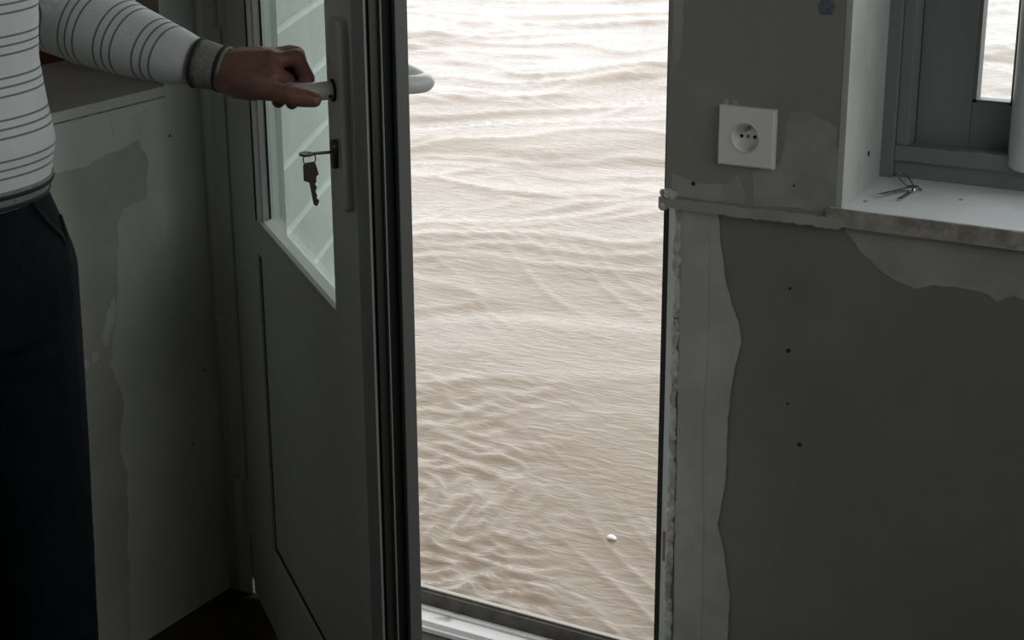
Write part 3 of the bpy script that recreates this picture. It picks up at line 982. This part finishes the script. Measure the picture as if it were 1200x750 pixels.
def B(l, f, z):
    """body coordinates (left, forward, up) -> offset from the person's base"""
    return PL * l + PF * f + Vector((0, 0, z))


def W(p):
    return Vector(p) - PC


HAND = {
 'web': (-1.2344, -0.5585, 1.0443), 'web2': (-1.2284, -0.5405, 1.038), 'wrist': (-1.3214, -0.5517, 1.0441),
 'i0': (-1.2439, -0.5479, 1.061), 'i1': (-1.223, -0.5275, 1.0637), 'i2': (-1.2066, -0.5295, 1.0401), 'i3': (-1.2142, -0.5513, 1.0137),
 'm0': (-1.2662, -0.5324, 1.0589), 'm1': (-1.2356, -0.5106, 1.0632), 'm2': (-1.2216, -0.5144, 1.0385), 'm3': (-1.2431, -0.5398, 1.0111),
 'r0': (-1.2825, -0.518, 1.0575), 'r1': (-1.2534, -0.4971, 1.0619), 'r2': (-1.2405, -0.5009, 1.0388), 'r3': (-1.2616, -0.5219, 1.0156),
 'p0': (-1.2972, -0.5061, 1.0536), 'p1': (-1.2731, -0.4884, 1.057), 'p2': (-1.2624, -0.4921, 1.0377), 'p3': (-1.2781, -0.5101, 1.0205),
 't0': (-1.282, -0.5629, 1.0349), 't1': (-1.2395, -0.5753, 1.0336), 't2': (-1.1925, -0.579, 1.0294), 't3': (-1.1696, -0.5676, 1.0246),
}
h = {k: W(v) for k, v in HAND.items()}
ELB = W((-1.584, -0.5533, 1.1024))
SHL = B(0.165, 0.0, 1.385)
SHR = B(-0.165, 0.0, 1.385)
ELR = B(-0.215, -0.02, 1.10)
WRR = B(-0.215, 0.07, 0.865)

# gripping left hand with forearm
bm = bmesh.new()
bm_chain(bm, [(ELB, 0.040), (ELB.lerp(h['wrist'], 0.4), 0.038), (h['wrist'].lerp(ELB, 0.12), 0.025), (h['wrist'], 0.0235)], 0.35)
for f, r0 in (('i', 0.0125), ('m', 0.0130), ('r', 0.0120), ('p', 0.0110)):
    bm_chain(bm, [(h['wrist'] + (h[f + '0'] - h['i0']) * 0.45, 0.0205), (h['wrist'].lerp(h[f + '0'], 0.55) + (h[f + '0'] - h['i0']) * 0.15, 0.0185), (h[f + '0'], r0 + 0.0015)], 0.35)
    k = r0 / 0.0125
    bm_chain(bm, [(h[f + '0'], r0 + 0.001), (h[f + '0'].lerp(h[f + '1'], 0.5), 0.0098 * k), (h[f + '1'], 0.0106 * k)], 0.3)
    bm_chain(bm, [(h[f + '1'], 0.0106 * k), (h[f + '1'].lerp(h[f + '2'], 0.5), 0.0092 * k), (h[f + '2'], 0.0094 * k)], 0.3)
    bm_chain(bm, [(h[f + '2'], 0.0094 * k), (h[f + '3'], 0.0078 * k)], 0.3)
dn = Vector((0, 0, -1))
bm_chain(bm, [(h['wrist'] + dn * 0.006, 0.0190), (h['t0'], 0.0205), (h['t0'].lerp(h['t1'], 0.55), 0.0185), (h['t1'], 0.0145)], 0.3)
bm_chain(bm, [(h['t1'], 0.0145), (h['t1'].lerp(h['t2'], 0.5), 0.0118), (h['t2'], 0.0122)], 0.3)
bm_chain(bm, [(h['t2'], 0.0122), (h['t2'].lerp(h['t3'], 0.5), 0.0112), (h['t3'], 0.0090)], 0.3)
bm_chain(bm, [(h['t0'], 0.018), (h['i0'].lerp(h['wrist'], 0.3), 0.015)], 0.3)
bm_chain(bm, [(h['t0'], 0.017), (h['web'], 0.0135), (h['web2'], 0.0100)], 0.3)
bm_chain(bm, [(h['web'], 0.0135), (h['i0'], 0.0125)], 0.3)
bm_chain(bm, [(h['web2'] + (h['m0'] - h['i0']), 0.010), (h['r0'] - Vector((0, 0, 0.016)), 0.012)], 0.3)
handL = fuse(bm, 0.0017, 5, 0.5)

# relaxed right hand with forearm
bm = bmesh.new()
bm_chain(bm, [(ELR, 0.040), (ELR.lerp(WRR, 0.4), 0.038), (WRR, 0.025)], 0.35)
hd = Vector((0, 0, -1)); 
for i, (o, ln) in enumerate(((0.027, 0.072), (0.009, 0.080), (-0.009, 0.074), (-0.026, 0.058))):
    kn_ = WRR + PF * (o + 0.012) + hd * 0.088 + PL * 0.004
    bm_chain(bm, [(WRR + PF * o * 0.5, 0.018), (kn_, 0.0125)], 0.35)
    a = kn_ + hd * ln * 0.48 + PL * 0.010
    b = a + hd * ln * 0.32 + PL * 0.016
    c = b + hd * ln * 0.16 + PL * 0.016
    bm_chain(bm, [(kn_, 0.0105), (a, 0.0098), (b, 0.0088), (c, 0.0075)], 0.3)
th = WRR + PF * 0.020 + hd * 0.025 + PL * 0.014
bm_chain(bm, [(th, 0.017), (th + PF * 0.030 + hd * 0.035 + PL * 0.010, 0.0125), (th + PF * 0.036 + hd * 0.065 + PL * 0.016, 0.0110), (th + PF * 0.034 + hd * 0.09 + PL * 0.02, 0.0088)], 0.3)
handR = fuse(bm, 0.0022, 4, 0.5)

# head, neck, trunk and legs under the clothes
bm = bmesh.new()
HC = B(0, 0.025, 1.640)
rotb = Matrix((PF, PL, Vector((0, 0, 1)))).transposed()
bm_sphere(bm, HC + Vector((0, 0, 0.018)) - PF * 0.008, 1.0, 28, 18, (0.094, 0.075, 0.095), rotb)
bm_sphere(bm, HC + PF * 0.022 - Vector((0, 0, 0.045)), 1.0, 24, 16, (0.062, 0.058, 0.078), rotb)
bm_sphere(bm, HC + PF * 0.050 - Vector((0, 0, 0.095)), 1.0, 16, 10, (0.030, 0.034, 0.024), rotb)
bm_chain(bm, [(HC + PF * 0.086 + Vector((0, 0, 0.008)), 0.009), (HC + PF * 0.101 - Vector((0, 0, 0.028)), 0.012), (HC + PF * 0.090 - Vector((0, 0, 0.036)), 0.013)], 0.3)
bm_sphere(bm, HC + PF * 0.078 - Vector((0, 0, 0.066)), 1.0, 14, 8, (0.012, 0.024, 0.006), rotb)
bm_sphere(bm, HC + PF * 0.076 - Vector((0, 0, 0.078)), 1.0, 14, 8, (0.012, 0.021, 0.007), rotb)
for s in (-1, 1):
    bm_sphere(bm, HC + PL * (s * 0.076) - PF * 0.008 - Vector((0, 0, 0.01)), 1.0, 14, 10, (0.020, 0.007, 0.033), rotb)
    bm_sphere(bm, HC + PL * (s * 0.032) + PF * 0.076 + Vector((0, 0, 0.024)), 1.0, 12, 8, (0.011, 0.024, 0.007), rotb)
    bm_sphere(bm, HC + PL * (s * 0.032) + PF * 0.0735 + Vector((0, 0, 0.0155)), 1.0, 12, 8, (0.009, 0.017, 0.0045), rotb)
    bm_sphere(bm, HC + PL * (s * 0.032) + PF * 0.0715 + Vector((0, 0, -0.0010)), 1.0, 12, 8, (0.009, 0.017, 0.0045), rotb)
    bm_sphere(bm, HC + PL * (s * 0.042) + PF * 0.046 - Vector((0, 0, 0.032)), 1.0, 14, 10, (0.030, 0.024, 0.030), rotb)
bm_chain(bm, [(B(0, 0.005, 1.60), 0.054), (B(0, -0.005, 1.45), 0.060), (B(0, 0, 1.36), 0.075)], 0.3)
rings = []
for z, b, d in ((0.84, 0.13, 0.09), (0.95, 0.118, 0.082), (1.08, 0.122, 0.085), (1.22, 0.142, 0.095), (1.34, 0.150, 0.092), (1.40, 0.12, 0.075)):
    rings.append([B(b * math.cos(a), d * math.sin(a), z) for a in [2 * math.pi * i / 28 for i in range(28)]])
bm_loft(bm, rings)
for s in (-1, 1):
    bm_chain(bm, [(B(s * 0.08, 0, 0.86), 0.072), (B(s * 0.085, 0.0, 0.48), 0.050), (B(s * 0.09, -0.01, 0.32), 0.046), (B(s * 0.09, -0.01, 0.09), 0.034)], 0.35)
    bm_chain(bm, [(B(s * 0.09, -0.01, 0.06), 0.030), (B(s * 0.10, 0.12, 0.032), 0.026)], 0.35)
bm_chain(bm, [(SHL, 0.050), (SHL.lerp(ELB, 0.5), 0.043), (ELB, 0.040)], 0.35)
bm_chain(bm, [(SHR, 0.050), (SHR.lerp(ELR, 0.5), 0.043), (ELR, 0.040)], 0.35)
trunk = fuse(bm, 0.006, 4, 0.5)
bm = bmesh.new()
for me in (trunk, handL, handR):
    bm.from_mesh(me)
bme = bpy.data.meshes.new('body')
bm.to_mesh(bme); bm.free()
body = mesh_obj('body', bme, 'skin', person)
for s in (-1, 1):
    bm = bmesh.new()
    bm_sphere(bm, HC + PL * (s * 0.032) + PF * 0.0690 + Vector((0, 0, 0.008)), 0.0112, 16, 10)
    ey = finish('eye', bm, 'eye_white', person, True)
    bm = bmesh.new()
    bm_sphere(bm, HC + PL * (s * 0.032) + PF * 0.0765 + Vector((0, 0, 0.008)), 0.0048, 12, 8)
    finish('iris', bm, 'iris', ey, True)
# hair cap
bm = bmesh.new()
bm_sphere(bm, HC + Vector((0, 0, 0.034)) - PF * 0.020, 1.0, 28, 18, (0.094, 0.081, 0.092), rotb)
bm_sphere(bm, HC + Vector((0, 0, -0.015)) - PF * 0.048, 1.0, 20, 14, (0.058, 0.070, 0.075), rotb)
for i in range(24):
    a = 2 * math.pi * i / 24
    bm_sphere(bm, HC + Vector((0, 0, 0.075)) + PF * (0.058 * math.cos(a) - 0.02) + PL * (0.055 * math.sin(a)), 0.030 + 0.005 * random.random(), 10, 8)
mesh_obj('hair', fuse(bm, 0.005, 3), 'hair', person)
# thumb nail of the gripping hand
bm = bmesh.new()
bm_sphere(bm, h['t3'] + Vector((0.0045, -0.0020, 0.0066)), 1.0, 12, 8, (0.0055, 0.0045, 0.0020))
finish('thumb_nail', bm, 'nail', person, True)

# jumper
ARM = [(SHL, 0.064), (ELB, 0.0575), (W((-1.5034, -0.5619, 1.0856)), 0.0520), (W((-1.4522, -0.5616, 1.0725)), 0.0455), (W((-1.3872, -0.5599, 1.0585)), 0.0365), (W((-1.3660, -0.5582, 1.0548)), 0.0318)]
bm = bmesh.new()
TR = ((0.925, 0.134, 0.098), (0.945, 0.143, 0.104), (0.985, 0.152, 0.110), (1.03, 0.146, 0.106), (1.08, 0.141, 0.103), (1.14, 0.146, 0.107), (1.22, 0.158, 0.112), (1.30, 0.168, 0.115), (1.37, 0.165, 0.108), (1.42, 0.130, 0.092), (1.455, 0.085, 0.075), (1.475, 0.066, 0.066))
rings = []
for z, b, d in TR:
    rings.append([B(b * math.cos(a), d * math.sin(a), z) for a in [2 * math.pi * i / 40 for i in range(40)]])
bm_loft(bm, rings)
bm_chain(bm, ARM, 0.22, 18)
for sh in (SHL, SHR):
    bm_chain(bm, [(B(0, -0.004, 1.425), 0.066), (sh + Vector((0, 0, 0.006)), 0.060)], 0.22, 18)
    bm_chain(bm, [(B(0, 0.0, 1.33), 0.090), (sh - Vector((0, 0, 0.035)), 0.068)], 0.22, 18)
# soft folds of knit round the elbow and forearm
for i in range(9):
    t = 0.08 + 0.8 * i / 9
    c = ARM[1][0].lerp(ARM[4][0], t)
    r = 0.0575 + (0.038 - 0.0575) * t
    a = random.uniform(0, 6.28)
    bm_sphere(bm, c + Vector((0, math.cos(a), math.sin(a))) * r * 0.30, r * 0.80, 14, 9, (0.5, 1, 1))
bm_chain(bm, [(SHR, 0.064), (SHR.lerp(ELR, 0.5), 0.057), (ELR, 0.053), (ELR.lerp(WRR, 0.5), 0.045), (WRR + Vector((0, 0, 0.03)), 0.031)], 0.25, 18)
sw = fuse(bm, 0.0045, 5, 0.5)
jumper = mesh_obj('jumper', sw, 'knit', person)
nv = len(sw.vertices)
co = np.empty(nv * 3); sw.vertices.foreach_get('co', co); co = co.reshape(-1, 3)


def chain_param(pts):
    best = np.full(nv, 1e9); par = np.zeros(nv)
    s0 = 0.0
    for (p, r0), (q, r1) in zip(pts[:-1], pts[1:]):
        p = np.array(p); q = np.array(q); d = q - p; L = np.linalg.norm(d)
        t = ((co - p) @ d) / (L * L)
        tc = np.clip(t, 0, 1)
        dist = np.linalg.norm(co - (p + tc[:, None] * d), axis=1) / (r0 + (r1 - r0) * tc)
        m = dist < best
        best[m] = dist[m]; par[m] = s0 + tc[m] * L
        s0 += L
    return best, par, s0


STP, STPH = 0.0445, 0.52 - 1.06 / 0.0445
stripe = co[:, 2] / STP + STPH + 60
lat = co @ np.array(PL); fwd_ = co @ np.array(PF)
tz = np.array([t[0] for t in TR]); tb = np.interp(co[:, 2], tz, [t[1] for t in TR]); td = np.interp(co[:, 2], tz, [t[2] for t in TR])
inside = (lat / (np.maximum(tb, 0.15) * 1.06)) ** 2 + (fwd_ / (td * 1.06)) ** 2 < 1
dl, pl_, Ll = chain_param(ARM)
dr, pr_, Lr = chain_param([(SHR, 0.064), (ELR, 0.053), (WRR + Vector((0, 0, 0.03)), 0.031)])
# forearm stripes run square to the forearm's straight axis
fa = np.array(ARM[5][0]) - np.array(ARM[1][0]); fl = np.linalg.norm(fa); fa /= fl
fpar = (co - np.array(ARM[1][0])) @ fa
armL = (~inside) & (dl < 1.35) & (dl < dr)
armR = (~inside) & (dr < 1.35) & (dr <= dl)
FORE_PHASE = 0.075
fpar = np.minimum(fpar, (3.9 - FORE_PHASE) * 0.055)
fpar = fpar - 0.12 * (co[:, 2] - 1.07)
stripe[armL] = fpar[armL] / 0.055 + 40 + FORE_PHASE
low = armL & ((fpar < 0.0) | (pl_ < (ARM[1][0] - ARM[0][0]).length - 0.06))
stripe[low] = (pl_[low] - (ARM[1][0] - ARM[0][0]).length) / 0.055 + 40 + FORE_PHASE
stripe[armR] = pr_[armR] / 0.060 + 60
at = sw.attributes.new('stripe', 'FLOAT', 'POINT')
at.data.foreach_set('value', stripe.astype(np.float32))

# hem of the jumper: pale ribbed band with dark edge
def band(name, z0, z1, k, m, parent):
    bm = bmesh.new()
    rs = []
    for z in (z0, (z0 + z1) / 2, z1):
        b = np.interp(z, tz, [t[1] for t in TR]) * k; d = np.interp(z, tz, [t[2] for t in TR]) * k
        rs.append([B(b * math.cos(a), d * math.sin(a), z) for a in [2 * math.pi * i / 48 for i in range(48)]])
    bm_loft(bm, rs)
    return finish(name, bm, m, parent, True)
hem = band('hem_rib', 0.921, 0.946, 1.02, 'cuff', jumper)
band('hem_stripe', 0.937, 0.942, 1.035, 'cuff_band', jumper)
band('hem_stripe', 0.924, 0.929, 1.040, 'cuff_band', jumper)
# ribbed cuff with dark bands at both ends
ca, cb = W((-1.3470, -0.5568, 1.0515)), W((-1.3143, -0.5476, 1.0445))
cuff = tube('cuff', [ca.lerp(cb, -0.1), ca.lerp(cb, 0.3), ca.lerp(cb, 0.7), cb], [0.0295, 0.0290, 0.0275, 0.0270], 'cuff', jumper, 32)
dirc = (cb - ca).normalized()
def bandring(c, r, w, m='cuff_band'):
    fr = frames([c - dirc * 0.01, c + dirc * 0.01])[0]
    pts = [c + fr[2] * (r * math.cos(a)) + fr[3] * (r * math.sin(a)) for a in [2 * math.pi * i / 36 for i in range(36)]]
    return tube('cuff_band', pts, w, m, jumper, 8, closed=True)
bandring(ca, 0.0292, 0.0022)
bandring(cb - dirc * 0.004, 0.0268, 0.0020)
bandring(cb + dirc * 0.0005, 0.0264, 0.0022, 'cuff')

# trousers
bm = bmesh.new()
rings = []
for z, b, d, f in ((0.76, 0.150, 0.098, 0), (0.82, 0.160, 0.110, 0), (0.87, 0.157, 0.110, 0), (0.91, 0.143, 0.103, 0), (0.95, 0.130, 0.094, 0), (0.985, 0.126, 0.090, 0)):
    rings.append([B(b * math.cos(a), d * math.sin(a) + f, z) for a in [2 * math.pi * i / 36 for i in range(36)]])
bm_loft(bm, rings)
for s in (-1, 1):
    bm_chain(bm, [(B(s * 0.078, 0.0, 0.83), 0.088), (B(s * 0.083, 0.005, 0.62), 0.076), (B(s * 0.086, 0.008, 0.48), 0.067), (B(s * 0.088, -0.005, 0.28), 0.063), (B(s * 0.09, -0.012, 0.115), 0.060)], 0.22, 18)
    # folds at knee and groin
    for z, f in ((0.50, 0.030), (0.46, 0.026), (0.74, 0.045), (0.68, 0.038), (0.16, 0.02)):
        bm_sphere(bm, B(s * 0.080 + random.uniform(-0.01, 0.004), f, z), 1.0, 16, 10, (0.045, 0.050, 0.012), rotb @ Matrix.Rotation(random.uniform(-0.5, 0.5), 3, 'X'))
trs = mesh_obj('trousers', fuse(bm, 0.006, 4), 'trousers', person)
# fly and slanted pockets
def on_hip(a, z, k=1.0):
    b = np.interp(z, [0.76, 0.82, 0.87, 0.91, 0.95], [0.150, 0.160, 0.157, 0.143, 0.130]) * k
    d = np.interp(z, [0.76, 0.82, 0.87, 0.91, 0.95], [0.098, 0.110, 0.110, 0.103, 0.094]) * k
    return B(b * math.cos(a), d * math.sin(a), z)
tube('fly_seam', [on_hip(math.pi / 2 - 0.05, z, 1.0) for z in (0.94, 0.91, 0.88, 0.85, 0.82, 0.79)], 0.0045, 'seam', trs, 8)
for sgn in (1, -1):
    mid = math.pi / 2
    tube('pocket_seam', [on_hip(mid - sgn * a, z, 1.004) for a, z in ((0.72, 0.925), (0.82, 0.90), (0.98, 0.875), (1.05, 0.85), (1.06, 0.83))], 0.0030, 'seam', trs, 8)
    tube('pocket_seam', [on_hip(mid - sgn * a, z, 1.004) for a, z in ((1.18, 0.895), (1.10, 0.875), (1.08, 0.85))], 0.0028, 'seam', trs, 8)
for s in (-1, 1):
    bm = bmesh.new()
    bm_chain(bm, [(B(s * 0.09, -0.045, 0.042), 0.042), (B(s * 0.095, 0.04, 0.042), 0.040), (B(s * 0.102, 0.14, 0.035), 0.034), (B(s * 0.105, 0.19, 0.030), 0.026)], 0.3)
    bm_chain(bm, [(B(s * 0.09, -0.02, 0.05), 0.042), (B(s * 0.09, -0.015, 0.095), 0.040)], 0.3)
    sm = fuse(bm, 0.005, 3)
    for v in sm.vertices:
        if v.co.z < 0.003: v.co.z = 0.003
    mesh_obj('shoe', sm, 'shoe', person)
